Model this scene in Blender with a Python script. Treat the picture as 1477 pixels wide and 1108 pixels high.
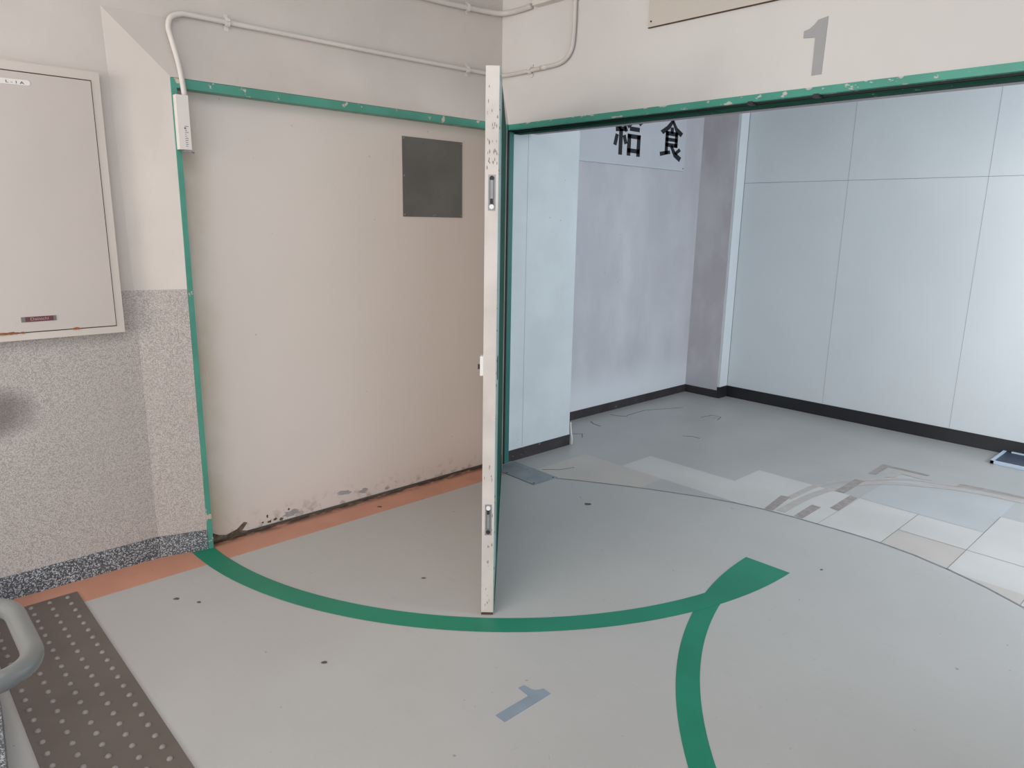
import bpy, bmesh, math, random
from mathutils import Vector, Matrix
for o in list(bpy.data.objects): bpy.data.objects.remove(o)
C = bpy.context.scene.collection
S = bpy.context.scene
random.seed(4)

# ------------------------------------------------------------------ camera
yaw, pitch, roll = -0.81456, 0.22279, 0.01780
fw = Vector((math.sin(yaw)*math.cos(pitch), math.cos(yaw)*math.cos(pitch), -math.sin(pitch)))
rt0 = Vector((math.cos(yaw), -math.sin(yaw), 0)); up0 = rt0.cross(fw)
rt = math.cos(roll)*rt0 + math.sin(roll)*up0
up = -math.sin(roll)*rt0 + math.cos(roll)*up0
cam = bpy.data.objects.new('camera', bpy.data.cameras.new('camera')); C.objects.link(cam)
m = Matrix((rt, up, -fw)).transposed().to_4x4(); m.translation = Vector((0, 0, 1.46))
cam.matrix_world = m
cam.data.sensor_width = 36; cam.data.lens = 1032.88/1477*36; cam.data.clip_start = 0.05
S.camera = cam

# ------------------------------------------------------------------ world, lights, exposure
w = bpy.data.worlds.new('world'); S.world = w; w.use_nodes = True
bg = w.node_tree.nodes['Background']; bg.inputs[0].default_value = (0.86, 0.92, 1.0, 1); bg.inputs[1].default_value = 0.62
def area(name, loc, target, sx, sy, power, col):
    l = bpy.data.lights.new(name, 'AREA'); l.shape = 'RECTANGLE'; l.size = sx; l.size_y = sy; l.energy = power; l.color = col
    o = bpy.data.objects.new(name, l); C.objects.link(o); o.location = loc
    o.rotation_euler = (Vector(target)-Vector(loc)).to_track_quat('-Z', 'Y').to_euler(); return o
area('daylight_from_corridor_windows', (0.1, -4.4, 1.35), (-2.4, 2, 1.2), 2.4, 1.8, 80, (1.0, 0.93, 0.87))
area('corridor_end_fill', (-2.1, -4.0, 1.5), (-2.4, 2.4, 1.2), 1.2, 1.8, 98, (1.0, 0.94, 0.88))  # added unseen fill, brightens the recess panel and the corner
area('daylight_from_right_windows', (4.4, -0.4, 2.1), (-1.5, 2.2, 0.6), 3.0, 1.9, 64, (0.70, 0.85, 1.0))
area('daylight_in_lobby', (1.3, 4.1, 1.9), (-2.2, 4.7, 0.8), 1.6, 1.6, 88, (0.79, 0.89, 1.0))
area('ceiling_fill_light', (-0.9, -0.3, 3.0), (-0.9, -0.29, 0), 1.8, 1.8, 38, (0.96, 0.97, 1.0))  # added unseen fill from above, brightens floor and recess panel
vs = S.view_settings
vs.view_transform = 'Standard'; vs.look = 'None'; vs.gamma = 1; vs.use_curve_mapping = False; vs.exposure = 0.0

# ------------------------------------------------------------------ materials
def lin(c):
    return tuple((x/255/12.92 if x/255 <= .04045 else ((x/255+.055)/1.055)**2.4) for x in c) + (1,)
class NT:
    def __init__(s, name):
        s.m = bpy.data.materials.new(name); s.m.use_nodes = True; s.t = s.m.node_tree
        s.b = s.t.nodes['Principled BSDF']; s.co = s.t.nodes.new('ShaderNodeNewGeometry').outputs['Position']
    def n(s, typ, **k):
        x = s.t.nodes.new(typ)
        for a, v in k.items(): setattr(x, a, v)
        return x
    def link(s, a, b): s.t.links.new(a, b)
    def noise(s, scale, detail=3, stretch=None, rough=.55):
        x = s.n('ShaderNodeTexNoise'); x.inputs['Scale'].default_value = scale; x.inputs['Detail'].default_value = detail; x.inputs['Roughness'].default_value = rough
        if stretch:
            mp = s.n('ShaderNodeMapping'); mp.inputs['Scale'].default_value = stretch; s.link(s.co, mp.inputs[0]); s.link(mp.outputs[0], x.inputs['Vector'])
        else: s.link(s.co, x.inputs['Vector'])
        return x.outputs['Fac']
    def ramp(s, fac, a, b, ca=0., cb=1.):
        x = s.n('ShaderNodeMapRange'); x.interpolation_type = 'SMOOTHSTEP'
        x.inputs[1].default_value = a; x.inputs[2].default_value = b; x.inputs[3].default_value = ca; x.inputs[4].default_value = cb
        s.link(fac, x.inputs[0]); return x.outputs[0]
    def mul(s, a, b, op='MULTIPLY'):
        x = s.n('ShaderNodeMath', operation=op)
        for i, v in enumerate((a, b)):
            if isinstance(v, (int, float)): x.inputs[i].default_value = v
            else: s.link(v, x.inputs[i])
        return x.outputs[0]
    def mix(s, fac, a, b):
        x = s.n('ShaderNodeMix', data_type='RGBA')
        if isinstance(fac, (int, float)): x.inputs[0].default_value = fac
        else: s.link(fac, x.inputs[0])
        for i, v in ((6, a), (7, b)):
            if isinstance(v, tuple): x.inputs[i].default_value = v
            else: s.link(v, x.inputs[i])
        return x.outputs[2]
    def xyz(s):
        x = s.n('ShaderNodeSeparateXYZ'); s.link(s.co, x.inputs[0]); return x.outputs
    def bump(s, h, strength=.2, dist=.002):
        x = s.n('ShaderNodeBump'); x.inputs['Strength'].default_value = strength; x.inputs['Distance'].default_value = dist
        s.link(h, x.inputs['Height']); s.link(x.outputs[0], s.b.inputs['Normal'])
    def done(s, col, rough=.6, metal=0, spec=.5):
        if isinstance(col, tuple): s.b.inputs['Base Color'].default_value = col
        else: s.link(col, s.b.inputs['Base Color'])
        s.b.inputs['Roughness'].default_value = rough; s.b.inputs['Metallic'].default_value = metal
        s.b.inputs['Specular IOR Level'].default_value = spec
        return s.m
def mottled(name, base, amt=.06, rough=.6, scale=3, spots=None, spotscale=30, spotcol=(90, 80, 70), metal=0, bump=0, spec=.4, stretch=None):
    k = NT(name); b = lin(base); d = tuple(x*(1-amt*2.2) for x in b[:3])+(1,)
    col = k.mix(k.ramp(k.noise(scale, 5, stretch), .3, .7), d, b)
    if spots: col = k.mix(k.ramp(k.noise(spotscale, 2), spots, spots+.02, 0, .7), col, lin(spotcol))
    if bump: k.bump(k.noise(120, 3), bump, .001)
    return k.done(col, rough, metal, spec)

M = {}
M['plaster'] = mottled('cream_wall_paint', (208, 198, 190), .05, .75, 2.2, .78, 9, (186, 168, 146), bump=.15)
M['plaster_clean'] = mottled('pale_wall_paint', (219, 214, 210), .03, .75, 2, bump=.15)
M['lobby_white'] = mottled('lobby_white_paint', (204, 209, 210), .04, .7, 3, .74, 22, (150, 146, 146), bump=.12)
M['panel_white'] = mottled('lobby_panel_laminate', (216, 220, 222), .02, .33, 1.5, spec=.5)
M['joint'] = mottled('grey_joint_line', (146, 152, 156), .05, .7)  # grey of the wall and panel joints
M['ceiling'] = mottled('ceiling_paint', (205, 205, 202), .03, .8)
# stained lobby plaster
def stained():
    k = NT('lobby_stained_plaster'); z = k.xyz()[2]
    a = k.mix(k.ramp(k.noise(2.2, 5, (1, 1, .6)), .35, .68), lin((182, 180, 184)), lin((196, 195, 198)))
    a = k.mix(k.ramp(z, .12, .42, .75, 0), a, lin((214, 217, 219)))
    a = k.mix(k.ramp(k.noise(14, 2), .74, .78, 0, .5), a, lin((130, 122, 124)))
    k.bump(k.noise(60, 4), .25, .002); return k.done(a, .75)
M['stained'] = stained()
def damp():
    k = NT('lobby_damp_plaster')
    a = k.mix(k.ramp(k.noise(3.2, 6, (1, 1, .5)), .35, .68), lin((190, 183, 185)), lin((208, 203, 206)))
    a = k.mix(k.ramp(k.xyz()[2], .1, .25, .8, 0), a, lin((190, 188, 192)))
    return k.done(a, .75)
M['damp'] = damp()
# terrazzo dado and terrazzo baseboard
def terrazzo(name, dark, light, scale, lo, hi, dark_spot=False):
    k = NT(name)
    v = k.n('ShaderNodeTexVoronoi'); v.inputs['Scale'].default_value = scale; k.link(k.co, v.inputs['Vector'])
    s = k.n('ShaderNodeSeparateColor'); k.link(v.outputs['Color'], s.inputs[0])
    a = k.mix(k.ramp(s.outputs[0], lo, hi), lin(dark), lin(light))
    a = k.mix(k.ramp(k.noise(2.5, 4), .35, .7, 0, .35), a, lin(tuple((p+q)//2 for p, q in zip(dark, light))))
    if dark_spot:
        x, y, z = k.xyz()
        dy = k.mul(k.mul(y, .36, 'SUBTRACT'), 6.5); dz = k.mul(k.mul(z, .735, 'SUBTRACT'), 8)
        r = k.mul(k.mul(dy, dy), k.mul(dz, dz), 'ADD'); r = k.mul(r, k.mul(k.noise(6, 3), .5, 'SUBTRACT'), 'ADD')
        a = k.mix(k.ramp(r, .1, 1., .62, 0), a, lin((74, 66, 64)))  # soft-edged dark spot at one place on the dado
    k.bump(s.outputs[1], .12, .001)
    return k.done(a, .5, spec=.4)
M['terrazzo'] = terrazzo('speckled_terrazzo', (150, 139, 133), (193, 184, 178), 330, .0, 1.0, True)
M['terrazzo_dark'] = terrazzo('dark_terrazzo', (70, 72, 76), (190, 194, 198), 260, .5, 1.0)
M['dark_base'] = mottled('dark_brown_base_paint', (58, 52, 54), .15, .5, 8, .68, 26, (130, 105, 105))
M['black_base'] = mottled('black_rubber_base', (40, 40, 44), .08, .4, 4)
# paint
def peel(name, col, chip, th, scale, rough=.4, stretch=None):
    k = NT(name); b = lin(col); d = tuple(x*.82 for x in b[:3])+(1,)
    a = k.mix(k.ramp(k.noise(5, 4), .3, .7), d, b)
    n = k.noise(scale, 5, stretch)
    a = k.mix(k.ramp(n, th, th+.02), a, lin(chip))
    k.bump(k.ramp(n, th, th+.02, 1, 0), .4, .001)
    return k.done(a, rough, spec=.4)
M['green'] = peel('green_frame_paint', (82, 154, 135), (196, 182, 168), .625, 15)
M['green_chipped'] = peel('chipped_green_frame_paint', (78, 160, 140), (196, 188, 184), .61, 20, stretch=(1, 2, 2))
M['green_dark'] = mottled('dark_green_door_paint', (36, 82, 68), .14, .75, 4, .70, 40, (120, 150, 142), spec=.08)
M['green_shaded'] = peel('shaded_green_jamb_paint', (48, 112, 102), (150, 160, 156), .70, 20)  # frame green, with the jamb's shade darkened into the colour
M['green_pale'] = mottled('pale_green_worn_paint', (132, 162, 160), .1, .35, 6, .62, 60, (70, 84, 80))
M['gasket'] = mottled('black_weatherstrip', (40, 42, 42), .1, .6)
M['lilac'] = mottled('lilac_soffit_paint', (176, 166, 172), .06, .6)
M['door_cream'] = peel('cream_door_edge_paint', (206, 197, 190), (118, 104, 94), .725, 46, .45, (1, 1, .35))
# recess panel: cream steel sheet, grubby at its foot
def sheet():
    k = NT('cream_steel_sheet'); x, y, z = k.xyz()
    a = k.mix(k.ramp(k.noise(1.3, 4), .3, .7), lin((218, 209, 201)), lin((222, 212, 205)))
    foot = k.ramp(z, 0, .13, 1, 0)
    a = k.mix(k.mul(foot, k.ramp(k.noise(26, 5), .52, .66, 0, .55)), a, lin((150, 132, 116)))
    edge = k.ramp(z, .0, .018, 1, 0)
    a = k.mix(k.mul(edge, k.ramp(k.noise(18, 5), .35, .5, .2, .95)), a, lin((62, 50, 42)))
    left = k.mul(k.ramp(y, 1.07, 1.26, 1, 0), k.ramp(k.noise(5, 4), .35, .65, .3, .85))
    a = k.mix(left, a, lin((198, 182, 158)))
    a = k.mix(k.ramp(k.noise(40, 2), .76, .78, 0, .4), a, lin((140, 124, 108)))
    return k.done(a, .45, spec=.35)
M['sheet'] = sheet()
M['cab'] = mottled('cream_cabinet_enamel', (197, 186, 178), .03, .4, 1.5, .8, 30, (150, 110, 80))
M['cab_frame'] = mottled('cream_cabinet_frame_enamel', (204, 193, 183), .03, .4, 2)
M['rust'] = mottled('rusty_gap', (92, 62, 46), .2, .8, 20)
M['rust_spot'] = mottled('orange_rust', (170, 106, 66), .2, .8, 40)
M['pipe'] = mottled('painted_conduit', (212, 204, 197), .04, .45, 6)
M['pipe2'] = mottled('pale_painted_conduit', (220, 212, 204), .03, .45, 6)
M['plastic'] = mottled('ivory_plastic', (226, 218, 212), .02, .4, 3)
M['board'] = mottled('cream_board', (205, 196, 186), .03, .45, 2)
M['sign'] = mottled('sign_board_white', (192, 194, 198), .02, .5, 2)
M['ink'] = mottled('black_ink', (26, 28, 34), .05, .5, 3)
M['grey_sheet'] = mottled('grey_metal_plate', (112, 112, 110), .1, .38, 4, .70, 60, (80, 76, 72), spec=.5)
M['steel'] = mottled('brushed_steel', (170, 168, 168), .08, .35, 30, metal=.7)
M['steel_white'] = mottled('bright_metal', (235, 232, 228), .02, .3, 5, metal=.2)
M['dark_metal'] = mottled('dark_metal', (48, 46, 46), .1, .5, 10)
M['floor_plate'] = mottled('grey_floor_plate', (142, 147, 152), .1, .4, 9, .7, 30, (96, 100, 104), metal=.2)
M['rail'] = mottled('grey_handrail_plastic', (116, 117, 115), .04, .28, 3, spec=.6)
M['mat'] = mottled('brown_rubber', (104, 94, 88), .06, .5, 5)
M['stud'] = mottled('brown_rubber_stud', (142, 133, 127), .05, .38, 5)
M['tape_green'] = mottled('green_floor_tape', (30, 128, 100), .08, .42, 3)
M['tape_grey'] = mottled('grey_tape', (134, 146, 158), .06, .4, 8)
M['tape_wall'] = mottled('light_grey_tape', (168, 168, 168), .04, .5, 8)
def orange():
    k = NT('orange_floor_paint'); x, y, z = k.xyz()
    a = k.mix(k.ramp(k.noise(6, 4), .3, .7), lin((184, 131, 110)), lin((192, 138, 116)))
    g = k.mul(k.ramp(x, XL+.018, XL+.085, 1, 0), k.ramp(y, 1.06, 1.10, 0, 1))       # dirt trodden in along the sheet's foot
    g = k.mul(g, k.ramp(k.noise(16, 6, (1, .5, 1), .7), .36, .54, .1, 1))
    a = k.mix(g, a, lin((58, 46, 38)))
    a = k.mix(k.ramp(k.noise(40, 2), .73, .76, 0, .6), a, lin((120, 92, 78)))
    return k.done(a, .5, spec=.4)
XL = -3.146
M['orange'] = orange()
M['stain'] = mottled('brown_floor_stain', (160, 150, 145), .12, .5, 30)
M['stain_light'] = mottled('faint_brown_stain', (182, 174, 169), .06, .5, 20)
M['dirt'] = mottled('dark_dirt', (104, 92, 82), .2, .8, 40)
M['crack'] = mottled('floor_crack_line', (126, 118, 112), .2, .8, 40)
M['peeled'] = mottled('bare_grey_patch', (176, 174, 174), .1, .6, 40)
M['maroon'] = mottled('maroon_plate', (104, 58, 62), .05, .4)
M['plate_txt'] = mottled('plate_lettering', (176, 150, 150), .02, .4)
M['navy'] = mottled('navy_plastic', (58, 68, 84), .05, .45)
M['bluewhite'] = mottled('pale_blue_plastic', (188, 204, 220), .04, .4)
def vinyl():
    k = NT('grey_vinyl_sheet')
    a = k.mix(k.ramp(k.noise(1.1, 5), .3, .7), lin((171, 168, 165)), lin((177, 175, 172)))
    a = k.mix(k.ramp(k.noise(9, 6, (1, 3.5, 1)), .55, .75, 0, .35), a, lin((166, 164, 162)))
    a = k.mix(k.ramp(k.noise(16, 3), .735, .76, 0, .6), a, lin((112, 108, 104)))
    a = k.mix(k.ramp(k.noise(7, 8, (6, .8, 1), .7), .72, .76, 0, .3), a, lin((152, 150, 148)))
    a = k.mix(k.ramp(k.noise(46, 2), .745, .77, 0, .55), a, lin((120, 114, 108)))
    a = k.mix(k.ramp(k.noise(60, 3, (1, .25, 1)), .68, .76, 0, .3), a, lin((150, 146, 142)))
    k.bump(k.noise(180, 2), .05, .0006)
    return k.done(a, .42, spec=.45)
M['vinyl'] = vinyl()
def tile(name, c):
    k = NT(name); b = lin(c)
    a = k.mix(k.ramp(k.noise(2.2, 5), .3, .7), tuple(x*.9 for x in b[:3])+(1,), b)
    a = k.mix(k.ramp(k.noise(22, 4, (1, 3, 1)), .62, .75, 0, .35), a, lin(tuple(int(v*.82) for v in c)))
    return k.done(a, .36, spec=.45)
TILES = [tile('grey_floor_tile', (172, 171, 168)), tile('pale_floor_tile', (197, 194, 190)), tile('beige_floor_tile', (188, 180, 172)),
         tile('cool_floor_tile', (179, 180, 180)), mottled('tile_seam', (140, 134, 128), .08, .6)]

# ------------------------------------------------------------------ mesh helpers
def link(name, me, mats, parent=None):
    o = bpy.data.objects.new(name, me); C.objects.link(o)
    for x in (mats if isinstance(mats, (list, tuple)) else [mats]): me.materials.append(x)
    if parent: o.parent = parent
    return o
def fin(name, bm, mats, parent=None, smooth=False, bevel=0, recalc=True):
    if bevel: bmesh.ops.bevel(bm, geom=[e for e in bm.edges if len(e.link_faces) == 2 and e.calc_face_angle(0) > .6], offset=bevel, segments=2, affect='EDGES', clamp_overlap=True)
    if recalc: bmesh.ops.recalc_face_normals(bm, faces=bm.faces[:])
    if parent:                                   # geometry is written in world metres; parent empties are unrotated
        off = -parent.matrix_basis.translation
        p = parent.parent
        while p: off = off - p.matrix_basis.translation; p = p.parent
        for v in bm.verts: v.co += off
    me = bpy.data.meshes.new(name); bm.to_mesh(me); bm.free()
    if smooth:
        for p in me.polygons: p.use_smooth = True
    return link(name, me, mats, parent)
def box(bm, x0, x1, y0, y1, z0, z1):
    vs_ = [bm.verts.new((x, y, z)) for z in (z0, z1) for x, y in ((x0, y0), (x1, y0), (x1, y1), (x0, y1))]
    for f in ((0, 3, 2, 1), (4, 5, 6, 7), (0, 1, 5, 4), (1, 2, 6, 5), (2, 3, 7, 6), (3, 0, 4, 7)): bm.faces.new([vs_[i] for i in f])
    return bm
def B(*a): return box(bmesh.new(), *a)
def prism(bm, poly, fn, t0, t1):
    """poly: 2-D outline; fn(u, v, t) -> xyz"""
    a = [bm.verts.new(fn(u, v, t0)) for u, v in poly]; b = [bm.verts.new(fn(u, v, t1)) for u, v in poly]
    bm.faces.new(a); bm.faces.new(b[::-1]); n = len(poly)
    for i in range(n): bm.faces.new((a[i], b[i], b[(i+1) % n], a[(i+1) % n]))
    return bm
FL = lambda u, v, t: (u, v, t)           # lying on the floor, t = height
WX = lambda u, v, t: (t, u, v)           # on a wall facing +x, t = x
WY = lambda u, v, t: (u, t, v)           # on a wall facing -y, t = y
def tube(bm, pts, r, seg=12, closed_ends=True):
    pts = [Vector(p) for p in pts]; rings = []; prev = None
    for i, p in enumerate(pts):
        d = (pts[min(i+1, len(pts)-1)] - pts[max(i-1, 0)]).normalized()
        if prev is None:
            u = d.orthogonal().normalized()
        else:
            u = (prev - d*prev.dot(d)).normalized()
        prev = u; v = d.cross(u)
        rings.append([bm.verts.new(p + r*(math.cos(2*math.pi*k/seg)*u + math.sin(2*math.pi*k/seg)*v)) for k in range(seg)])
    for a, b in zip(rings, rings[1:]):
        for k in range(seg): bm.faces.new((a[k], a[(k+1) % seg], b[(k+1) % seg], b[k]))
    if closed_ends: bm.faces.new(rings[0][::-1]); bm.faces.new(rings[-1])
    return bm
def spline(pts, n=8):
    P = [Vector(p) for p in pts]; P = [2*P[0]-P[1]] + P + [2*P[-1]-P[-2]]; out = []
    for i in range(1, len(P)-2):
        for k in range(n):
            t = k/n; a, b, c, d = P[i-1:i+3]
            out.append(.5*((2*b)+(-a+c)*t+(2*a-5*b+4*c-d)*t*t+(-a+3*b-3*c+d)*t**3))
    out.append(P[-2]); return out
def fillet(pts, r, n=6):
    P = [Vector(p) for p in pts]; out = [P[0]]
    for a, b, c in zip(P, P[1:], P[2:]):
        u = (a-b).normalized(); v = (c-b).normalized()
        for k in range(n+1):
            t = k/n; p0 = b+u*r; p1 = b+v*r
            out.append((1-t)**2*p0 + 2*t*(1-t)*b + t*t*p1)
    out.append(P[-1]); return out
def cyl(bm, c, axis, r, h, seg=16):
    a = Vector(axis).normalized(); return tube(bm, [Vector(c), Vector(c)+a*h], r, seg)
def empty(name, loc):
    o = bpy.data.objects.new(name, None); C.objects.link(o); o.location = loc; o.empty_display_size = .1; return o
def tag(o, label, cat, group=None):
    o['label'] = label; o['category'] = cat
    if group: o['group'] = group
    return o
def struct(o): o['kind'] = 'structure'; return o
def thing(name, loc, label, cat, group=None): return tag(empty(name, loc), label, cat, group)

XL = -3.146          # plane of the left wall
XF = -3.085          # face of the green frames / where the splay ends
YH = 2.847           # face of the wall with the wide opening
ZH = 1.986           # top of both green headers
ZC = 3.05            # ceiling of the hall

# ------------------------------------------------------------------ floors
bm = bmesh.new()
xs = [-3.7+.0] + [-3.49+.3*i for i in range(0, 20)]; ys = [2.5, 2.79, 3.09, 3.39, 3.685, 3.975, 4.27] + [4.565+.295*i for i in range(5)]
xs = [-3.9] + [-3.49+.3*i for i in range(22)]
for i in range(len(xs)-1):
    for j in range(len(ys)-1):
        x0, x1, y0, y1 = xs[i], xs[i+1], ys[j], ys[j+1]; cx = (x0+x1)/2; cy = (y0+y1)/2
        mi = 0
        if -2.6 < cx < -1.95 and 3.39 < cy < 3.68: mi = 1
        if -1.95 < cx < -1.09 and 3.39 < cy < 3.975: mi = 1
        if cx < -2.0 and cy < 3.39: mi = 2 if random.random() < .6 else 0
        if -1.09 < cx < -.79 and cy < 3.685: mi = 2
        if -1.09 < cx < -.79 and 3.685 < cy < 3.975: mi = 1
        if cx > -.79 and cy < 4.27: mi = 2 if random.random() < .5 else 1
        if -1.39 < cx < -.79 and 3.975 < cy < 4.5: mi = 3
        pass
        f = bm.faces.new([bm.verts.new((x, y, 0)) for x, y in ((x0, y0), (x1, y0), (x1, y1), (x0, y1))]); f.material_index = mi
bmesh.ops.remove_doubles(bm, verts=bm.verts[:], dist=1e-4)
# seams between the pale tiles (hairlines on the surface)
def seam(x0, y0, x1, y1, wd=.0018):
    d = Vector((x1-x0, y1-y0)).normalized(); nx, ny = -d.y*wd, d.x*wd
    f = bm.faces.new([bm.verts.new((x, y, .0006)) for x, y in ((x0-nx, y0-ny), (x1-nx, y1-ny), (x1+nx, y1+ny), (x0+nx, y0+ny))]); f.material_index = 4
seam(-1.09, 3.44, -1.09, 3.975); seam(-.79, 3.38, -.79, 4.27); seam(-1.09, 3.685, 1, 3.685); seam(-1.39, 3.45, -1.39, 3.975, .001); seam(-.49, 3.26, -.49, 4.27)
seam(-1.39, 3.975, -.79, 3.975, .001)
fl = struct(fin('floor', bm, TILES, recalc=False))
edge = [(-2.692, 2.912), (-2.6, 2.975), (-2.496, 3.036), (-2.36, 3.115), (-2.22, 3.19), (-2.081, 3.256), (-1.945, 3.32), (-1.808, 3.37), (-1.652, 3.407), (-1.497, 3.427), (-1.345, 3.438),
        (-1.2, 3.448), (-1.088, 3.448), (-.94, 3.43), (-.781, 3.39), (-.62, 3.33), (-.476, 3.257), (-.3, 3.15), (-.12, 3.02), (.03, 2.9), (4.5, 2.9)]
poly = [(-3.2, 2.92)] + edge + [(4.5, -5), (-3.2, -5)]
struct(fin('floor', prism(bmesh.new(), poly[::-1], FL, -.02, .0025), M['vinyl']))
# thin dark metal edging where the sheet ends
bm = bmesh.new()
E3 = [Vector((x, y, 0)) for x, y in edge[:-1]]
for s_, zz in ((0, .004),):
    a = []; b = []
    for i, p in enumerate(E3):
        d = (E3[min(i+1, len(E3)-1)]-E3[max(i-1, 0)]).normalized(); n = Vector((-d.y, d.x, 0))
        a.append(p-n*.002); b.append(p+n*.007)
    for i in range(len(a)-1):
        q = [bm.verts.new((v.x, v.y, zz)) for v in (a[i], a[i+1], b[i+1], b[i])]; bm.faces.new(q)
        q2 = [bm.verts.new((v.x, v.y, z)) for v, z in ((b[i], zz), (b[i+1], zz), (b[i+1], 0), (b[i], 0))]; bm.faces.new(q2)
bmesh.ops.remove_doubles(bm, verts=bm.verts[:], dist=1e-5)
struct(fin('trim_1', bm, mottled('dull_edging', (138, 142, 146), .1, .5, 20, .62, 30, (92, 96, 98)), recalc=False))

# ------------------------------------------------------------------ left wall
def quadmesh(name, quads, mats, parent=None):
    bm = bmesh.new()
    for q, mi in quads:
        f = bm.faces.new([bm.verts.new(v) for v in q]); f.material_index = mi
    bmesh.ops.remove_doubles(bm, verts=bm.verts[:], dist=1e-5)
    return fin(name, bm, mats, parent, recalc=False)
YA, YB = .869, 1.055      # splay
ZT = 1.165                # top of the terrazzo dado
def dado_z(y): return ZT
XB = -3.40
AP = (XL, .850, 2.212); BP = (XF, YB+.004, ZH)
quads = [
 (((XL, -5, 0), (XL, YA, 0), (XL, YA, ZT), (XL, -5, ZT)), 1),
 (((XL, YA, 0), (XF, YB, 0), (XF, YB, ZT), (XL, YA, ZT)), 1),
 (((XL, -5, ZT), (XL, YA, ZT), AP, (XL, YA-.01, ZC), (XL, -5, ZC)), 0),
 (((XL, YA, ZT), (XF, YB, ZT), BP, AP), 0),
 ((BP, (XF, YH+.03, ZH), (XL, YH+.03, 2.212), AP), 0),
 ((AP, (XL, YH+.03, 2.212), (XL, YH+.03, ZC), (XL, YA-.01, ZC)), 0),
 # return of the splay towards the frame, underside over the recess
 (((XF, YB, 0), (XB, YB, 0), (XB, YB, ZH), BP), 0),
 (((XF, YH+.03, ZH), BP, (XB, YB, ZH), (XB, YH+.03, ZH)), 0),
 # back of the wall
 (((XB, -5, 0), (XB, -5, ZC), (XB, YH+.03, ZC), (XB, YH+.03, 0)), 0),
 (((XB, -5, ZC), (XL, -5, ZC), (XL, YH+.03, ZC), (XB, YH+.03, ZC)), 0),
 (((XB, -5, 0), (XL, -5, 0), (XL, -5, ZC), (XB, -5, ZC)), 0),
]
struct(quadmesh('wall_left', quads, [M['plaster'], M['terrazzo']]))
bm = bmesh.new()
prism(bm, [(XL-.02, -5), (XL+.010, -5), (XL+.010, YA-.002), (XL-.02, YA)], FL, 0, .099)
prism(bm, [(XL-.02, YA+.001), (XL+.010, YA), (XF+.003, YB-.003), (XF-.03, YB-.003)], FL, 0, .097)
struct(fin('baseboard_left', bm, M['terrazzo_dark'], bevel=.003))

# ------------------------------------------------------------------ wall with the wide opening (front wall), hall side and lobby side
OX1 = 0.42               # right hinge side of the opening
bm = bmesh.new()
box(bm, XB, 4.5, YH+.002, YH+.20, ZH-.003, ZC)
box(bm, OX1+.06, 4.5, YH+.002, YH+.20, 0, ZH-.003)
struct(fin('wall_front', bm, M['plaster_clean']))
bm = bmesh.new(); box(bm, XF+.03, OX1+.06, YH+.10, YH+.20, 1.948, ZH-.003)
struct(fin('trim_2', bm, M['lilac']))

# lobby walls
x_p, x_r, y_p, y_c, x_c, y_w = -3.095, -3.50, 3.455, 5.440, -3.180, 5.567
ZL = 2.75
bm = bmesh.new(); box(bm, -3.7, x_p, YH+.045, y_p, 0, ZL); pier = struct(fin('wall_lobby_pier', bm, M['lobby_white'], bevel=.004))
fin('joint_line', B(x_p-.001, x_p+.0008, 3.0155, 3.017, .08, ZL), M['joint'], pier)
bm = bmesh.new(); box(bm, -3.7, x_r, y_p, y_c, 0, ZL); struct(fin('wall_lobby_left', bm, M['stained']))
bm = bmesh.new(); box(bm, -3.7, x_c, y_c, y_w+.15, 0, ZL); struct(fin('wall_lobby_column', bm, M['damp']))
bm = bmesh.new(); box(bm, x_c, x_c+.020, y_c+.004, y_w, 0, ZL); struct(fin('trim_3', bm, M['panel_white']))
wb = struct(fin('wall_back', B(x_c+.020, 4.5, y_w, y_w+.15, 0, ZL), M['panel_white']))
bm = bmesh.new()
zj = 1.802
box(bm, x_c+.02, 4.5, y_w-.0012, y_w+.001, zj-.0016, zj+.0016)
box(bm, x_c+.02, x_c+.025, y_w-.0015, y_w+.001, .1, ZL)
for i in range(1, 9):
    x = -3.218+.9*i if i else 0
    box(bm, x-.0007, x+.0007, y_w-.001, y_w+.001, .1, ZL)
jt = fin('panel_joint', bm, M['joint'], wb)
struct(fin('ceiling', B(-3.7, 4.5, YH+.20, y_w+.15, ZL, ZL+.1), M['ceiling']))
struct(fin('ceiling', B(XB, 4.5, -5, YH+.18, ZC, ZC+.1), M['ceiling']))

# lobby baseboards
bm = bmesh.new()
box(bm, x_p-.01, x_p+.004, YH+.047, y_p+.003, 0, .073); box(bm, x_r, x_p+.004, y_p, y_p+.004, 0, .073)
struct(fin('baseboard_pier', bm, M['dark_base'], bevel=.0015))
bm = bmesh.new(); box(bm, x_r-.01, x_r+.006, y_p+.004, y_c-.006, 0, .066); box(bm, x_r-.01, x_c+.006, y_c-.006, y_c+.01, 0, .066)
struct(fin('baseboard_lobby_left', bm, M['dark_base'], bevel=.0015))
bm = bmesh.new(); box(bm, x_c, x_c+.026, y_c-.002, y_w, 0, .097); box(bm, x_c+.026, 4.5, y_w-.006, y_w+.01, 0, .097)
struct(fin('baseboard_back', bm, M['black_base'], bevel=.001))

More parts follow.
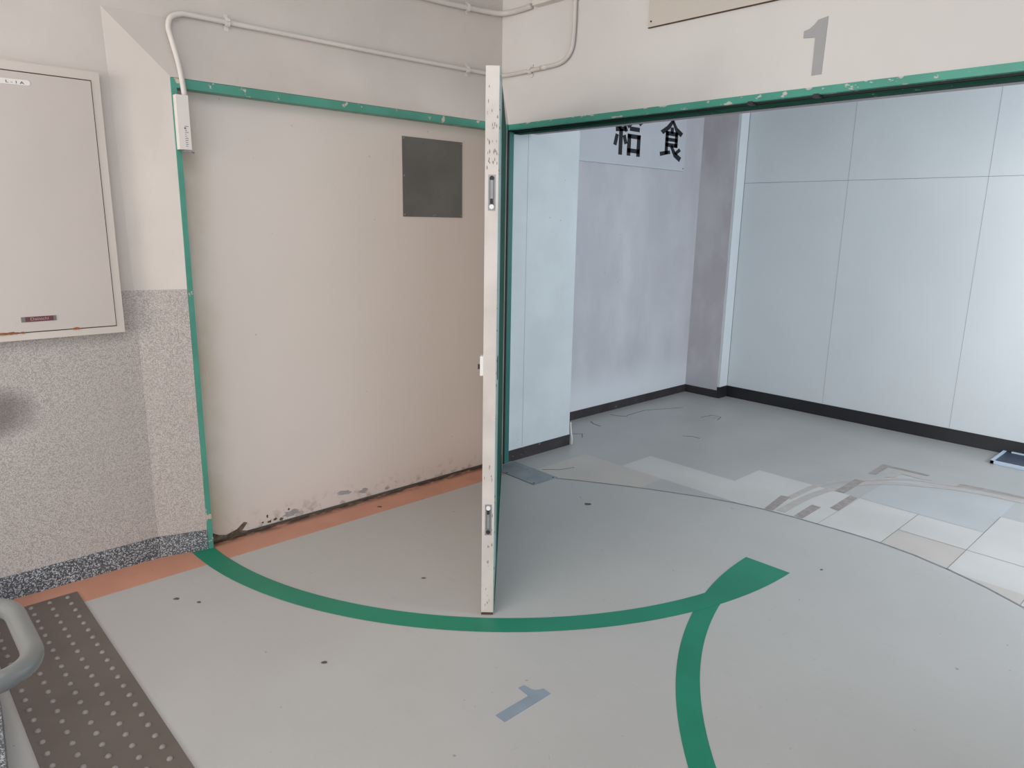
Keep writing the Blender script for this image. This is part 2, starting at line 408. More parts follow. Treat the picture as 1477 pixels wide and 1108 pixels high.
# ------------------------------------------------------------------ green frame around the recess, with the cream sheet
rf = thing('door_frame', (XF, 1.06, 0), 'chipped green painted steel frame around the shallow cream door recess on the left', 'door frame')
fin('jamb', B(XL-.01, XF+.004, YB+.001, YB+.022, 0, 1.984), M['green'], rf, bevel=.002)
fin('head', B(XL-.01, XF+.004, YB+.022, YH-.01, 1.949, 1.984), M['green'], rf, bevel=.002)
dp = thing('steel_panel', (XL, 1.9, 0), 'tall cream steel sheet filling the green framed recess, grubby along its foot', 'panel')
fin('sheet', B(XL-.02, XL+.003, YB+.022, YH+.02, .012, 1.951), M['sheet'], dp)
pl = fin('cover_plate', B(XL+.003, XL+.006, 2.174, 2.562, 1.477, 1.871), M['grey_sheet'], dp, bevel=.001); pl['label'] = 'dark grey metal cover plate with corner screws'
for y, z in ((2.182, 1.863), (2.553, 1.862), (2.182, 1.487), (2.553, 1.487), (2.366, 1.484), (2.182, 1.68), (2.376, 1.487)):
    fin('screw', cyl(bmesh.new(), (XL+.005, y, z), (1, 0, 0), .004, .0035, 10), M['steel'], pl)
def blob(u, v, a, b, seed, n=18, ang=0, jag=.35):
    r = random.Random(seed); out = []
    for k in range(n):
        t = 2*math.pi*k/n; q = 1+jag*(r.random()-.5)*2
        x, y = a*q*math.cos(t), b*q*math.sin(t)
        out.append((u+x*math.cos(ang)-y*math.sin(ang), v+x*math.sin(ang)+y*math.cos(ang)))
    return out
for i, (y, z, a, b) in enumerate(((1.485, .040, .042, .016), (1.778, .070, .040, .013), (1.894, .050, .024, .013), (2.04, .030, .014, .008))):
    fin('bare_patch', prism(bmesh.new(), blob(y, z, a, b, i+3), WX, XL+.002, XL+.0038), M['peeled'], dp)
bm = bmesh.new()
for i, (y, z, a, b) in enumerate(((1.37, .026, .012, .006), (1.40, .030, .009, .006), (1.43, .022, .010, .007), (1.335, .030, .006, .004), (1.36, .055, .004, .008), (1.47, .062, .005, .005))):
    prism(bm, blob(y, z, a, b, i+31), WX, XL+.002, XL+.0036)
fin('grime_spots', bm, M['dirt'], dp)['kind'] = 'stuff'
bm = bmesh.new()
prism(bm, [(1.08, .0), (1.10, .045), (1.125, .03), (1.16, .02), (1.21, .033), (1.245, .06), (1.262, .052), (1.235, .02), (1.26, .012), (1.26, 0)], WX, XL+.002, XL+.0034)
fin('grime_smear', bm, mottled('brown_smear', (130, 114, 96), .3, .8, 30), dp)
# dark line of grime along the joint with the floor
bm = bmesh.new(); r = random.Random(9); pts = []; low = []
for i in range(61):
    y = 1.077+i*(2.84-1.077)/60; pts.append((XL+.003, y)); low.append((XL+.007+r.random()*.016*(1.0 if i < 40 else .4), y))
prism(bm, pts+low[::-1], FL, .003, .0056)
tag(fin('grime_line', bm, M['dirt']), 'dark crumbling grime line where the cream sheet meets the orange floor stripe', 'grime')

# ------------------------------------------------------------------ green frame of the wide opening
of = thing('door_frame', (-3.09, YH, 0), 'green painted steel frame around the wide opening on the right, paint flaked along its head', 'door frame')
fin('jamb', B(-3.16, XF, YH+.008, YH+.045, 0, 1.95), M['green_shaded'], of, bevel=.002)
fin('jamb_stop', B(-3.16, XF+.003, YH+.0, YH+.009, 0, 1.955), M['gasket'], of)
fin('head', B(-3.09, OX1+.06, YH-.001, YH+.03, 1.957, 1.985), M['green_chipped'], of, bevel=.002)
fin('head_stop', B(-3.09, OX1+.06, YH+.045, YH+.10, 1.940, 1.958), M['green_dark'], of, bevel=.002)
fin('weatherstrip', B(-3.09, OX1+.06, YH+.03, YH+.045, 1.950, 1.964), M['gasket'], of)
for x in (-1.62, -1.345): fin('latch_keep', B(x-.012, x+.012, YH-.002, YH+.03, 1.946, 1.960), M['dark_metal'], of)
fin('jamb', B(OX1, OX1+.06, YH-.001, YH+.10, 0, 1.985), M['green'], of, bevel=.002)

# ------------------------------------------------------------------ the open door leaf, seen edge on
A = Vector((-1.273*1.46, 1.105*1.46, 0)); Bp = Vector((-1.252*1.46, 1.129*1.46, 0))    # the two arrises of the free edge
hinge = Vector((-3.090, 2.838, 0))
dirn = (hinge-Bp).normalized(); nrm = Vector((-dirn.y, dirn.x, 0))      # nrm points to the cream (left) face side
if (A-Bp).dot(nrm) < 0: nrm = -nrm
TH = abs((A-Bp).dot(nrm)); LW = (hinge-Bp).length-.01
leaf = thing('door_leaf', hinge, 'wide door leaf standing half open, its cream flaking edge facing the viewer', 'door')
def LP(s, t, z): p = Bp + dirn*s + nrm*t; return (p.x, p.y, z)      # s from free edge, t from right face
def lbox(s0, s1, t0, t1, z0, z1, bm=None):
    bm = bm or bmesh.new()
    v = [bm.verts.new(LP(s, t, z)) for z in (z0, z1) for s, t in ((s0, t0), (s1, t0), (s1, t1), (s0, t1))]
    for f in ((0, 3, 2, 1), (4, 5, 6, 7), (0, 1, 5, 4), (1, 2, 6, 5), (2, 3, 7, 6), (3, 0, 4, 7)): bm.faces.new([v[i] for i in f])
    return bm
ZD0, ZD1 = .008, 1.947
fin('leaf_body', lbox(0, LW, .002, TH, ZD0, ZD1), M['door_cream'], leaf, bevel=.0015)
x_ = fin('green_face', lbox(.045, LW, -.001, .002, ZD0, ZD1), M['green_dark'], leaf); x_['label'] = 'dark green painted face'
x_ = fin('stile', lbox(.001, .26, -.002, .002, ZD0, ZD1), M['green_pale'], leaf); x_['label'] = 'pale worn green stile along the free edge'
fin('bottom_rail', lbox(.02, LW, -.003, .001, ZD0, .10), M['green_dark'], leaf)
fin('weatherstrip', lbox(LW-.06, LW-.02, -.006, .002, ZD0, ZD1), M['gasket'], leaf)
fin('bead', lbox(LW-.10, LW-.085, -.007, .002, ZD0, ZD1), mottled('pale_bead', (170, 160, 148), .1), leaf)
def flush_bolt(zc, hh, flip):
    tc = TH*.5
    p = fin('flush_bolt', lbox(-.0015, .002, tc-.012, tc+.012, zc-hh, zc+hh), M['steel'], leaf, bevel=.0008)
    fin('groove', lbox(-.0022, .0, tc-.008, tc+.008, zc-hh*.82, zc+hh*.82), M['grey_sheet'], p)
    fin('slide', lbox(-.0034, .0, tc-.0045, tc+.0045, zc-hh*.55, zc+hh*.7), M['steel'], p)
    q = Vector(LP(0, tc, zc-flip*hh*.78)); fin('knob', cyl(bmesh.new(), q, -dirn, .008, .006, 14), M['steel_white'], p)
    q = Vector(LP(0, tc, zc+flip*hh*.80)); fin('socket', cyl(bmesh.new(), q, -dirn, .008, .003, 14), M['dark_metal'], p)
    fin('catch', lbox(-.0042, .0, tc-.004, tc+.005, zc-flip*hh*.5-.008, zc-flip*hh*.5+.010), M['dark_metal'], p)
flush_bolt(1.553, .058, 1); flush_bolt(.388, .060, -1)
h_ = fin('pull_handle', lbox(.010, .040, TH, TH+.012, .928, .998), M['steel_white'], leaf, bevel=.002); h_['label'] = 'bright metal handle plate on the cream face'
fin('handle_lever', lbox(.018, .030, TH+.008, TH+.02, .950, .966), M['dark_metal'], h_)
fin('lock_plate', lbox(.006, .045, -.0045, .0, .915, .995), M['dark_metal'], leaf, bevel=.001)
bm = lbox(-.003, .03, .002, TH, ZD0-.003, ZD0+.004); fin('bottom_cap', bm, M['rust'], leaf)
# flaked dark spots on the free edge
rr = random.Random(7); fm = mottled('bare_rust_spots', (150, 134, 124), .15, .8)
for k in range(46):
    bm = bmesh.new()
    t = .006+rr.random()*(TH-.012); z = rr.choice([rr.uniform(1.62, 1.9), rr.uniform(1.62, 1.9), rr.uniform(.02, .6)]); a = rr.uniform(.0008, .002); b = rr.uniform(.002, .009)
    pts = blob(t, z, a, b, k+50, 7)
    lo_ = [bm.verts.new(LP(-.0006, u, v)) for u, v in pts]; hi_ = [bm.verts.new(LP(.001, u, v)) for u, v in pts]; bm.faces.new(lo_); bm.faces.new(hi_[::-1])
    for q in range(7): bm.faces.new((lo_[q], hi_[q], hi_[(q+1) % 7], lo_[(q+1) % 7]))
    fin('paint_flake', bm, fm, leaf)
fin('hinge', cyl(bmesh.new(), (-3.084, 2.833, 0.0), (0, 0, 1), .007, 1.95, 12), M['dark_metal'], leaf)

fp = thing('hinge_plate', (-2.88, 2.83, .003), 'worn grey metal plate set in the floor at the foot of the door hinge', 'floor plate')
fin('plate', prism(bmesh.new(), [(-3.07, 2.742), (-2.702, 2.735), (-2.698, 2.925), (-3.07, 2.93)], FL, .0, .0055), M['floor_plate'], fp, bevel=.001)
for x, y in ((-2.72, 2.752), (-2.715, 2.905), (-2.95, 2.752)): fin('screw', cyl(bmesh.new(), (x, y, .004), (0, 0, 1), .006, .0025, 10), M['dark_metal'], fp)

# ------------------------------------------------------------------ electrical cabinet on the left wall
cb = thing('wall_cabinet', (-3.12, .45, 1.0), 'cream steel electrical cabinet on the wall at the left, rust along its bottom edge', 'cabinet')
bm = bmesh.new()
y0, y1, z0, z1 = -.05, .812, 1.006, 1.969; xf = -3.108
box(bm, XL, xf, y0, y1, z0, z1)
fin('body', bm, M['cab_frame'], cb, bevel=.003)
fin('door_gap', B(xf-.001, xf+.0006, y0+.035, y1-.028, z0+.026, z1-.030), M['rust'], cb)
cd = fin('door', B(xf-.001, xf+.0035, y0+.040, y1-.031, z0+.030, z1-.034), M['cab'], cb, bevel=.0015)
for i, (y, a) in enumerate(((.40, .03), (.44, .02), (.645, .012), (.47, .008))): fin('rust_spot', prism(bmesh.new(), blob(y, z0+.029, a, .004, i+90), WX, xf+.001, xf+.0045), M['rust_spot'], cb)
def text(name, s, size, mat, parent, mw):
    cu = bpy.data.curves.new(name, 'FONT'); cu.body = s; cu.size = size; cu.extrude = .0003; cu.align_x = 'CENTER'; cu.align_y = 'CENTER'
    t = bpy.data.objects.new(name, cu); C.objects.link(t); bpy.context.view_layer.update()
    me = bpy.data.meshes.new_from_object(t.evaluated_get(bpy.context.evaluated_depsgraph_get())); bpy.data.objects.remove(t)
    bm = bmesh.new(); bm.from_mesh(me); bmesh.ops.transform(bm, matrix=mw, verts=bm.verts[:])
    return fin(name, bm, mat, parent, recalc=False)
def on_x(y, z, x, sx=1, sy=1):     # text plane facing +x: text x -> +y, text y -> +z
    return Matrix(((0, 0, 1, x), (sx, 0, 0, y), (0, sy, 0, z), (0, 0, 0, 1)))
np_ = fin('nameplate', B(xf+.003, xf+.0052, .472, .582, 1.072, 1.0905), M['maroon'], cb); np_['label'] = 'small maroon nameplate with grey ends'
fin('nameplate_end', B(xf+.003, xf+.0056, .472, .484, 1.072, 1.0905), M['grey_sheet'], np_)
fin('nameplate_end', B(xf+.003, xf+.0056, .573, .582, 1.072, 1.0905), M['grey_sheet'], np_)
text('lettering', 'Dainichi', .019, M['plate_txt'], np_, on_x(.5285, 1.0815, xf+.0056, .95, .8))
lb = fin('label_strip', prism(bmesh.new(), [(.36, 1.889), (.583, 1.893), (.590, 1.897), (.590, 1.907), (.583, 1.911), (.36, 1.907)], WX, xf+.003, xf+.0048), M['plastic'], cb)
text('lettering', 'L - 1 A', .013, M['ink'], lb, on_x(.545, 1.900, xf+.005, 1.5))

# ------------------------------------------------------------------ conduits
cd1 = thing('conduit', (-3.12, 1.5, 2.2), 'cream painted pipe rising from the switch box and running above the recess to the corner', 'conduit')
PX = XL+.012
pp = spline([(-3.066, 1.100, 1.915), (-3.082, 1.093, 2.03), (-3.105, 1.080, 2.13), (-3.122, 1.078, 2.175), (-3.128, 1.092, 2.212), (-3.130, 1.130, 2.232), (-3.131, 1.165, 2.236), (-3.131, 1.25, 2.236), (-3.131, 1.6, 2.236), (-3.131, 2.1, 2.236), (-3.131, 2.62, 2.240),
    (-3.131, 2.76, 2.241), (-3.118, 2.815, 2.241), (-3.06, 2.832, 2.240), (-2.95, 2.832, 2.240), (-2.80, 2.832, 2.243), (-2.71, 2.832, 2.246), (-2.655, 2.832, 2.262), (-2.617, 2.832, 2.300), (-2.604, 2.832, 2.36), (-2.600, 2.832, 2.50), (-2.600, 2.832, ZC)])
fin('pipe', tube(bmesh.new(), pp, .0105, 12), M['pipe'], cd1, smooth=True)
def clamp(name, c, along, wall_n, vert, parent, gap=.0125):
    bm = bmesh.new(); al = Vector(along); n = Vector(wall_n); c = Vector(c); v = Vector(vert)
    def bb(c0, ha, hv, hn):
        vs2 = [bm.verts.new(c0+al*a*ha+v*b*hv+n*d*hn) for d in (-1, 1) for a, b in ((-1, -1), (1, -1), (1, 1), (-1, 1))]
        for f in ((0, 3, 2, 1), (4, 5, 6, 7), (0, 1, 5, 4), (1, 2, 6, 5), (2, 3, 7, 6), (3, 0, 4, 7)): bm.faces.new([vs2[i] for i in f])
    for s in (-1, 1): bb(c+v*s*.022-n*.012, .009, .009, .0012)
    for k in range(8):
        a0 = math.pi*k/7; p = c + v*math.cos(a0)*gap + n*math.sin(a0)*gap
        bb(p, .009, .0035, .0016)
    return fin(name, bm, M['pipe2'], parent)
clamp('clamp', (-3.131, 1.315, 2.236), (0, 1, 0), (1, 0, 0), (0, 0, 1), cd1)
clamp('clamp', (-3.131, 2.590, 2.240), (0, 1, 0), (1, 0, 0), (0, 0, 1), cd1)
clamp('clamp', (-2.905, 2.832, 2.241), (1, 0, 0), (0, -1, 0), (0, 0, 1), cd1)
clamp('clamp', (-2.602, 2.832, 2.535), (0, 0, 1), (0, -1, 0), (1, 0, 0), cd1)
fin('coupling', tube(bmesh.new(), [(-2.825, 2.832, 2.2425), (-2.785, 2.832, 2.2435)], .0122, 12), M['pipe2'], cd1, smooth=True)
cd2 = thing('conduit', (-3.12, 2.5, 2.53), 'cream painted pipe high across the wall corner, ending in the open on the right wall', 'conduit')
pp = spline([(-3.130, -1, 2.50), (-3.130, 1.0, 2.512), (-3.130, 2.0, 2.528), (-3.130, 2.394, 2.533), (-3.130, 2.60, 2.540), (-3.126, 2.72, 2.545), (-3.105, 2.80, 2.548), (-3.05, 2.828, 2.550), (-2.98, 2.831, 2.550), (-2.905, 2.831, 2.553)])
fin('pipe', tube(bmesh.new(), pp, .0135, 12), M['pipe'], cd2, smooth=True)
clamp('clamp', (-3.130, 2.590, 2.540), (0, 1, 0), (1, 0, 0), (0, 0, 1), cd2, .0155)
tk = tag(fin('cable_trunking', B(-2.87, -2.655, YH-.045, YH+.003, 2.543, 2.66), M['pipe2'], bevel=.002), 'cream metal trunking box on the right wall beside the high pipe end', 'trunking')

sb = thing('door_contact_box', (-3.07, 1.08, 1.8), 'slim ivory plastic box at the end of the pipe on the green jamb', 'switch box')
fin('body', B(XF-.02, -3.050, 1.060, 1.106, 1.716, 1.920), M['plastic'], sb, bevel=.002)
bm = bmesh.new(); rr = random.Random(3)
for k in range(11):
    z = 1.728+k*.0075; box(bm, -3.0502, -3.0496, 1.084, 1.089+rr.random()*.010, z, z+.0022)
fin('printed_label', bm, M['grey_sheet'], sb)
fin('fixing_screw', cyl(bmesh.new(), (-3.051, 1.085, 1.797), (1, 0, 0), .003, .002, 8), M['dark_metal'], sb)
fin('magnet_clip', tube(bmesh.new(), [(-3.072, 1.075, 1.712), (-3.045, 1.078, 1.710), (-3.043, 1.10, 1.708), (-3.05, 1.112, 1.706)], .004, 8), M['steel'], sb)

# ------------------------------------------------------------------ board and numeral on the wall above the opening
bd = thing('wall_board', (-1.2, YH, 2.4), 'cream board screwed high on the wall above the opening, its lower edge rusty', 'board')
fin('sheet', B(-2.155, -.30, YH-.008, YH+.003, 2.327, 2.93), M['board'], bd)
fin('rusty_edge', B(-2.155, -.30, YH-.009, YH-.001, 2.3235, 2.327), M['rust'], bd)
fin('screw', cyl(bmesh.new(), (-2.140, YH-.007, 2.350), (0, -1, 0), .004, .003, 10), M['dark_metal'], bd)
one = [(-1.366, 2.225), (-1.329, 2.231), (-1.333, 2.029), (-1.372, 2.028), (-1.372, 2.163), (-1.419, 2.168), (-1.419, 2.193), (-1.398, 2.198), (-1.380, 2.210)]
tag(fin('numeral', prism(bmesh.new(), one, WY, YH-.0008, YH+.003), M['tape_wall']), 'light grey tape figure 1 stuck on the wall above the wide opening', 'number sign')

# ------------------------------------------------------------------ lobby sign with the characters
sg = thing('lobby_sign', (x_r, 4.5, 2.0), 'white sign board with two black characters high on the stained lobby wall', 'sign')
XS = x_r+.018
fin('sign_board', B(x_r-.01, XS, 3.47, 5.165, 1.885, 2.40), M['sign'], sg, bevel=.001)
fin('screw', cyl(bmesh.new(), (XS-.001, 5.150, 1.905), (1, 0, 0), .005, .003, 8), M['dark_metal'], sg)
def glyph(name, strokes, y0, z0, wd, ht):
    bm = bmesh.new()
    for s in strokes: prism(bm, [(y0+u*wd, z0+v*ht) for u, v in s], WX, XS-.001, XS+.0012)
    return fin(name, bm, M['ink'], sg)
def bar(u0, v0, u1, v1, t):
    d = Vector((u1-u0, v1-v0)).normalized()*t*.64; n = (-d.y, d.x)
    return [(u0-n[0], v0-n[1]), (u1-n[0], v1-n[1]), (u1+n[0], v1+n[1]), (u0+n[0], v0+n[1])]
R_ = lambda u0, v0, u1, v1, e=.012: [(u0-e, v0-e), (u1+e, v0-e), (u1+e, v1+e), (u0-e, v1+e)]
shoku = [
 [(.50, 1.03), (.58, .98), (.40, .76), (.12, .60), (.00, .68), (.27, .83)],
 [(.46, .98), (.54, 1.03), (.72, .83), (1.0, .70), (.90, .59), (.66, .71)],
 R_(.45, .66, .56, .80), R_(.24, .60, .77, .69), R_(.24, .45, .77, .52), R_(.24, .30, .77, .38),
 R_(.66, .30, .77, .69), R_(.24, .10, .35, .69), [(.04, .02), (.02, .13), (.45, .20), (.48, .11)],
 [(.44, .31), (.54, .35), (.72, .16), (.98, .04), (.90, -.08), (.64, .04)], [(.86, .29), (.95, .22), (.72, .08), (.64, .14)]]
glyph('character', shoku, 4.815, 1.975, .305, .283)
kyu = [
 bar(.20, 1.08, .08, .88, .10), bar(.08, .86, .24, .76, .09), bar(.37, .98, .12, .66, .10), bar(.03, .62, .40, .66, .09), bar(.32, .80, .43, .60, .08),
 R_(.17, .00, .28, .64), bar(.09, .50, .02, .22, .09), bar(.34, .50, .42, .28, .09),
 [(.70, 1.10), (.62, .92), (.42, .76), (.49, .68), (.70, .84), (.76, .98)], [(.70, 1.10), (.76, .94), (.92, .78), (1.02, .86), (.84, .98)],
 R_(.55, .64, .90, .73), R_(.48, .45, .95, .54), R_(.48, .08, .95, .17), R_(.48, .0, .59, .54), R_(.84, .0, .95, .54)]
glyph('character', kyu, 4.262, 1.958, .32, .275)

# small white plastic strip leaning at the pier's lower corner
tag(fin('corner_strip', tube(bmesh.new(), spline([(x_p-.002, y_p+.012, .155), (x_p+.002, y_p+.014, .10), (x_p+.012, y_p+.014, .05), (x_p+.012, y_p+.013, .004)]), .006, 8), M['plastic'], smooth=True),
    'short white plastic strip hanging loose at the foot of the lobby pier', 'plastic strip')
# shallow tray by the back wall
tr = thing('floor_tray', (-.75, 5.4, 0), 'shallow navy tray with a pale blue rim against the black baseboard', 'tray')
fin('tray_base', B(-1.065, -.45, 5.262, 5.552, .001, .018), M['navy'], tr, bevel=.002)
bm = bmesh.new(); box(bm, -1.078, -1.060, 5.250, 5.556, .001, .024); box(bm, -1.078, -.45, 5.250, 5.262, .001, .022); box(bm, -1.03, -.45, 5.546, 5.558, .001, .026)
fin('rim', bm, M['bluewhite'], tr)

# ------------------------------------------------------------------ floor markings
def marking(name, poly, z, mat, label, cat='floor marking', group=None, z0=.001):
    return tag(fin(name, prism(bmesh.new(), poly, FL, z0, z), mat), label, cat, group)
marking('orange_stripe', [(XL+.008, -3), (-2.939, -3), (-2.939, 2.735), (XL+.008, 2.735)], .0032, M['orange'], 'orange stripe painted on the floor along the foot of the left wall', 'floor stripe')
def circ(c, r, a): return (c[0]+r*math.cos(a), c[1]+r*math.sin(a))
c1 = (-3.0885, 2.844); c2 = (.42, 2.846)
def arcpts(c, r, a0, a1, n=48): return [circ(c, r, a0+(a1-a0)*i/n) for i in range(n+1)]
a_end = math.radians(-.5)
outer = arcpts(c1, 1.857, math.radians(-90.2), a_end)
r_in = 1.7645
# inner arc until it meets the other arc's outer edge, then follow that edge to the closing line
def meet():
    best = None
    for i in range(2000):
        a = math.radians(-60+60*i/2000); p = circ(c1, r_in, a)
        e = abs(math.hypot(p[0]-c2[0], p[1]-c2[1])-1.855)
        if best is None or e < best[0]: best = (e, a, p)
    return best
_, am, pm = meet()
inner = arcpts(c1, r_in, math.radians(-90.2), am)
am2 = math.atan2(pm[1]-c2[1], pm[0]-c2[0]) % (2*math.pi)
head = arcpts(c2, 1.855, am2, math.pi+.012, 12)
marking('door_arc_tape', inner+head[1:]+outer[::-1], .0046, M['tape_green'], 'green tape arc sweeping from the left frame past the foot of the open door leaf', 'floor tape', z0=.00345)
# the second arc, from the closing head round towards the viewer
def meet2(r2, r1):
    best = None
    for i in range(3000):
        a = math.pi+math.radians(60*i/3000); p = circ(c2, r2, a)
        e = abs(math.hypot(p[0]-c1[0], p[1]-c1[1])-r1)
        if best is None or e < best[0]: best = (e, a)
    return best[1]
s_in = meet2(1.778, 1.80); s_out = meet2(1.855, 1.80)
marking('door_arc_tape', arcpts(c2, 1.778, s_in, math.pi*1.5)+arcpts(c2, 1.855, s_out, math.pi*1.5)[::-1], .0034, M['tape_green'], 'green tape arc running from the crossing down out of the bottom of the view', 'floor tape', z0=.0024)
sc = 1.46/1.5
g1 = [(-1.436, 1.309), (-1.394, 1.309), (-1.394, 1.513), (-1.429, 1.514), (-1.433, 1.500), (-1.441, 1.488), (-1.453, 1.481), (-1.468, 1.481), (-1.484, 1.478), (-1.486, 1.454), (-1.435, 1.451)]
marking('floor_numeral', [(x*sc, y*sc) for x, y in g1], .0036, M['tape_grey'], 'blue-grey tape figure 1 stuck on the grey floor in the foreground', 'floor number')
# faint brown marks left on the lobby tiles
def strip(px, wd):
    P = [Vector((a, b)) for a, b in px]; L_, R2 = [], []
    for i, p in enumerate(P):
        d = (P[min(i+1, len(P)-1)]-P[max(i-1, 0)]).normalized(); n = Vector((-d.y, d.x))*wd/2
        L_.append(tuple(p+n)); R2.append(tuple(p-n))
    return L_+R2[::-1]
def sm(pts): return [(p.x, p.y) for p in spline([(a, b, 0) for a, b in pts], 6)]
marks = [
 ('short brown tape mark on the lobby tiles, leftmost at the vinyl edge', [(-1.665, 3.428), (-1.697, 3.672), (-1.650, 3.690), (-1.622, 3.436)], 'stain'),
 ('short dark brown tape mark on the lobby tiles just inside the vinyl edge', [(-1.515, 3.450), (-1.521, 3.673), (-1.472, 3.674), (-1.470, 3.452)], 'stain'),
 ('short dark brown tape mark standing alone on the pale lobby tiles', [(-1.436, 3.704), (-1.441, 3.971), (-1.396, 3.968), (-1.392, 3.697)], 'stain'),
 ('short brown tape mark crossing the faint arcs on the lobby tiles', [(-1.528, 3.974), (-1.532, 4.267), (-1.480, 4.278), (-1.478, 3.982)], 'stain'),
 ('L-shaped brown tape mark farthest back on the lobby tiles', [(-1.52, 4.431), (-1.527, 4.690), (-1.257, 4.696), (-1.261, 4.662), (-1.484, 4.657), (-1.479, 4.446)], 'stain'),
]
marks_extra = [
 ('long faint brown arc on the lobby tiles, the nearer of the pair', strip(sm([(-1.589, 3.455), (-1.592, 3.624), (-1.58, 3.84), (-1.546, 4.022), (-1.468, 4.223), (-1.378, 4.343), (-1.258, 4.439), (-1.115, 4.527), (-.935, 4.585), (-.60, 4.62), (-.2, 4.60)]), .045), .0013),
 ('long faint brown arc on the lobby tiles, the farther of the pair', strip(sm([(-1.648, 3.66), (-1.637, 3.965), (-1.58, 4.158), (-1.493, 4.300), (-1.389, 4.445), (-1.289, 4.536), (-1.211, 4.565), (-1.139, 4.590), (-1.06, 4.63), (-.92, 4.665), (-.78, 4.67)]), .035), .0011),
 ('straight brown tape mark on the lobby tiles near the right edge of the view', [(-1.087, 4.60), (-1.087, 4.669), (-.914, 4.700), (-.60, 4.715), (-.60, 4.68), (-.901, 4.660), (-1.058, 4.63)], .0019),
 ('small faint hooked brown mark on the lobby tiles inside the L-shaped one', [(-1.426, 4.444), (-1.442, 4.617), (-1.382, 4.630), (-1.217, 4.600), (-1.249, 4.570), (-1.382, 4.585), (-1.385, 4.47)], .0017)]
for lab, p, z in marks_extra: marking('old_tape_mark', p, z, M['stain_light'] if z < .0015 or 'hook' in lab else M['stain'], lab, 'floor mark')
for lab, p, mt in marks: marking('old_tape_mark', p, .0016, M[mt], lab, 'floor mark')
# cracks and chips in the old lobby floor
def crack(pts, wd, label, name='floor_crack'):
    return tag(fin(name, prism(bmesh.new(), strip(pts, wd), FL, .0, .0012), M['crack']), label, 'floor crack')
crack([(-3.381, 4.013), (-3.33, 3.98), (-3.248, 3.968)], .010, 'short dark crack in the lobby floor nearest the wall behind the pier')
crack([(-3.415, 4.285), (-3.35, 4.30), (-3.289, 4.341)], .006, 'thin crack beside the left lobby baseboard')
crack([(-3.31, 4.36), (-3.32, 4.60), (-3.172, 4.921)], .006, 'long thin crack running beside the left lobby baseboard')
crack([(-2.905, 4.77), (-2.882, 4.90), (-2.806, 4.896), (-2.78, 4.80)], .006, 'hooked crack around a chip in the lobby floor before the column')
crack([(-2.71, 4.23), (-2.66, 4.27), (-2.60, 4.272)], .007, 'small dark scratch in the middle of the lobby floor')
crack([(-3.251, 3.66), (-3.204, 3.717), (-3.148, 3.654)], .006, 'small angular crack at the foot of the lobby pier')
crack([(-2.86, 2.96), (-2.83, 3.00), (-2.79, 3.04), (-2.76, 3.14)], .004, 'branching crack in the lobby floor beside the grey hinge plate')
tag(fin('floor_chip', prism(bmesh.new(), blob(-2.84, 4.84, .05, .03, 5), FL, 0, .001), M['peeled']), 'pale chip in the lobby floor before the column', 'floor chip')
# specks of dirt on the vinyl
for i, (x, y, a, lab) in enumerate(((-2.315, 2.754, .018, 'dark scrap lying on the grey floor beyond the hinge, largest of the specks'), (-1.978, 1.021, .010, 'dark speck on the floor below the green arc at the left'),
      (-2.232, 1.618, .008, 'dark speck between the green arc and the door leaf foot'), (-1.153, 2.963, .007, 'dark speck beyond the pointed green tape head'), (-2.73, .798, .010, 'dark speck near the brown mat, left of a pair'),
      (-2.647, .853, .008, 'dark speck near the brown mat, right of a pair'), (-3.000, 1.90, .012, 'dark crumb lying on the orange stripe'))):
    tag(fin('floor_speck', prism(bmesh.new(), blob(x, y, a, a*.6, i+60, 9, ang=.8), FL, .001, .0055 if i == 6 else .005), M['dirt'], bevel=0), lab, 'speck')

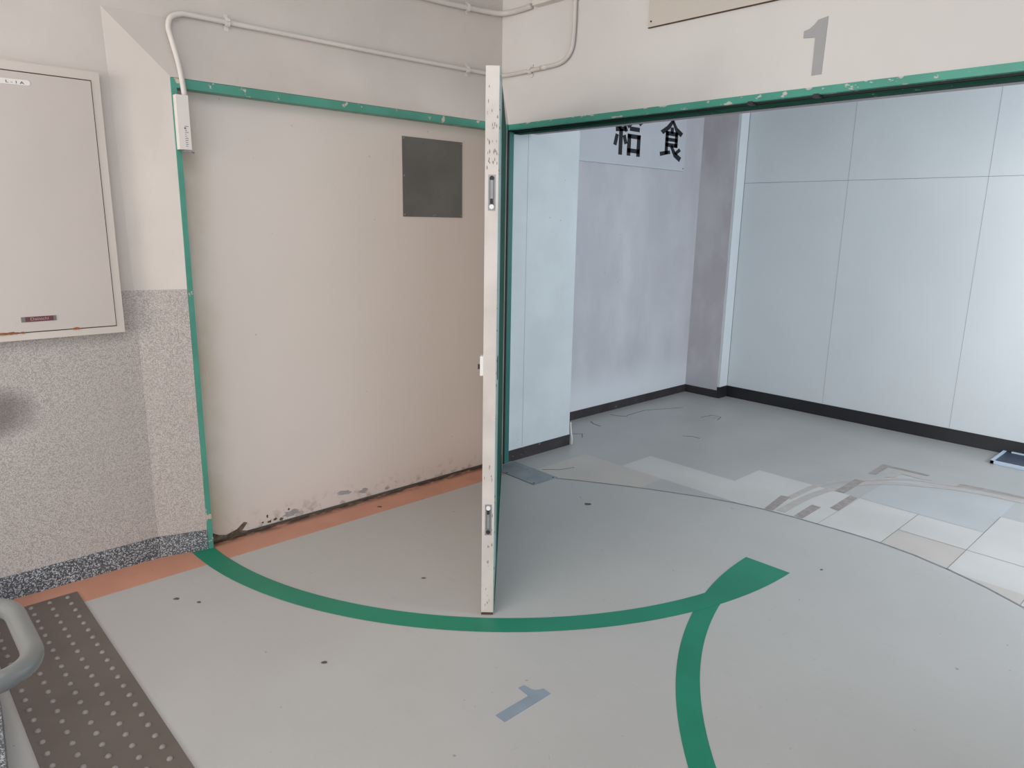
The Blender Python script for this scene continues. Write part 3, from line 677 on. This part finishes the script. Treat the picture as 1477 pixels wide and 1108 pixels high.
# ------------------------------------------------------------------ studded rubber mat
mt = thing('studded_mat', (-2.4, .37, .002), 'long brown rubber mat with rows of round studs on the grey floor', 'mat')
fin('base', prism(bmesh.new(), [(-3.038, .219), (-1.2, .219), (-1.2, .525), (-3.038, .525)], FL, .001, .007), M['mat'], mt, bevel=.0015)
def dome():
    bm = bmesh.new(); R0, H0 = .0088, .0070; rings = []
    for k in range(4):
        a = k/4*math.pi/2; rings.append([bm.verts.new((R0*math.cos(a)*math.cos(t*math.pi/5), R0*math.cos(a)*math.sin(t*math.pi/5), H0*math.sin(a))) for t in range(10)])
    top = bm.verts.new((0, 0, H0))
    for p, q in zip(rings, rings[1:]):
        for k in range(10): bm.faces.new((p[k], p[(k+1) % 10], q[(k+1) % 10], q[k]))
    for k in range(10): bm.faces.new((rings[-1][k], rings[-1][(k+1) % 10], top))
    me = bpy.data.meshes.new('stud'); bm.to_mesh(me); bm.free()
    for p in me.polygons: p.use_smooth = True
    me.materials.append(M['stud']); return me
dm = dome(); cells = []
for i in range(26):
    for j in range(5):
        x = -3.006+i*.0605; y = .2445+j*.0605
        cells.append((x, y))
cells.sort(key=lambda c: c[0]*c[0]+c[1]*c[1])
near = [c for c in cells if c[0] < -1.72 and not (c[0] > -2.05 and c[1] < .3) ]
near.sort(key=lambda c: c[0]*c[0]+c[1]*c[1])
for i, (x, y) in enumerate(near[:98]):
    o = bpy.data.objects.new('stud', dm); C.objects.link(o); o.parent = mt; o.location = Vector((x, y, .007))-mt.location
bm = bmesh.new()
rest = [c for c in cells if c not in near[:98]]
for x, y in rest:
    b2 = bmesh.new(); b2.from_mesh(dm); bmesh.ops.translate(b2, vec=(x, y, .007), verts=b2.verts[:])
    tmp = bpy.data.meshes.new('t'); b2.to_mesh(tmp); b2.free(); bm.from_mesh(tmp); bpy.data.meshes.remove(tmp)
o = fin('stud_field', bm, M['stud'], mt, smooth=True); o['kind'] = 'stuff'

# ------------------------------------------------------------------ handrail end and the terrazzo kerb below it
kb = tag(fin('terrazzo_kerb', prism(bmesh.new(), [(-3.14, -1.2), (-1.1, -1.2), (-1.1, .06), (-2.02, .147), (-2.334, .18), (-3.14, .20)], FL, .003, .10), M['terrazzo_dark'], bevel=.004), 'dark speckled terrazzo kerb at the bottom left behind the mat', 'kerb')
hr = thing('handrail', (-1.45, -.6, .10), 'grey rounded handrail loop entering at the lower left over the brown mat', 'handrail')
zr = .72
xa, xb, ye, rr_ = -1.300, -1.598, .160, .085
path = fillet([(xb, -.9, zr), (xb, ye, zr), (xa, ye, zr), (xa, -.9, zr)], rr_, 10)
fin('rail', tube(bmesh.new(), path, .0178, 20), M['rail'], hr, smooth=True)
for x in (xa, xb):
    fin('post', tube(bmesh.new(), [(x, -.80, .1005), (x, -.80, zr)], .017, 16), M['steel'], hr, smooth=True)
    fin('base_flange', tube(bmesh.new(), [(x, -.80, .1005), (x, -.80, .108)], .04, 20), M['steel'], hr)
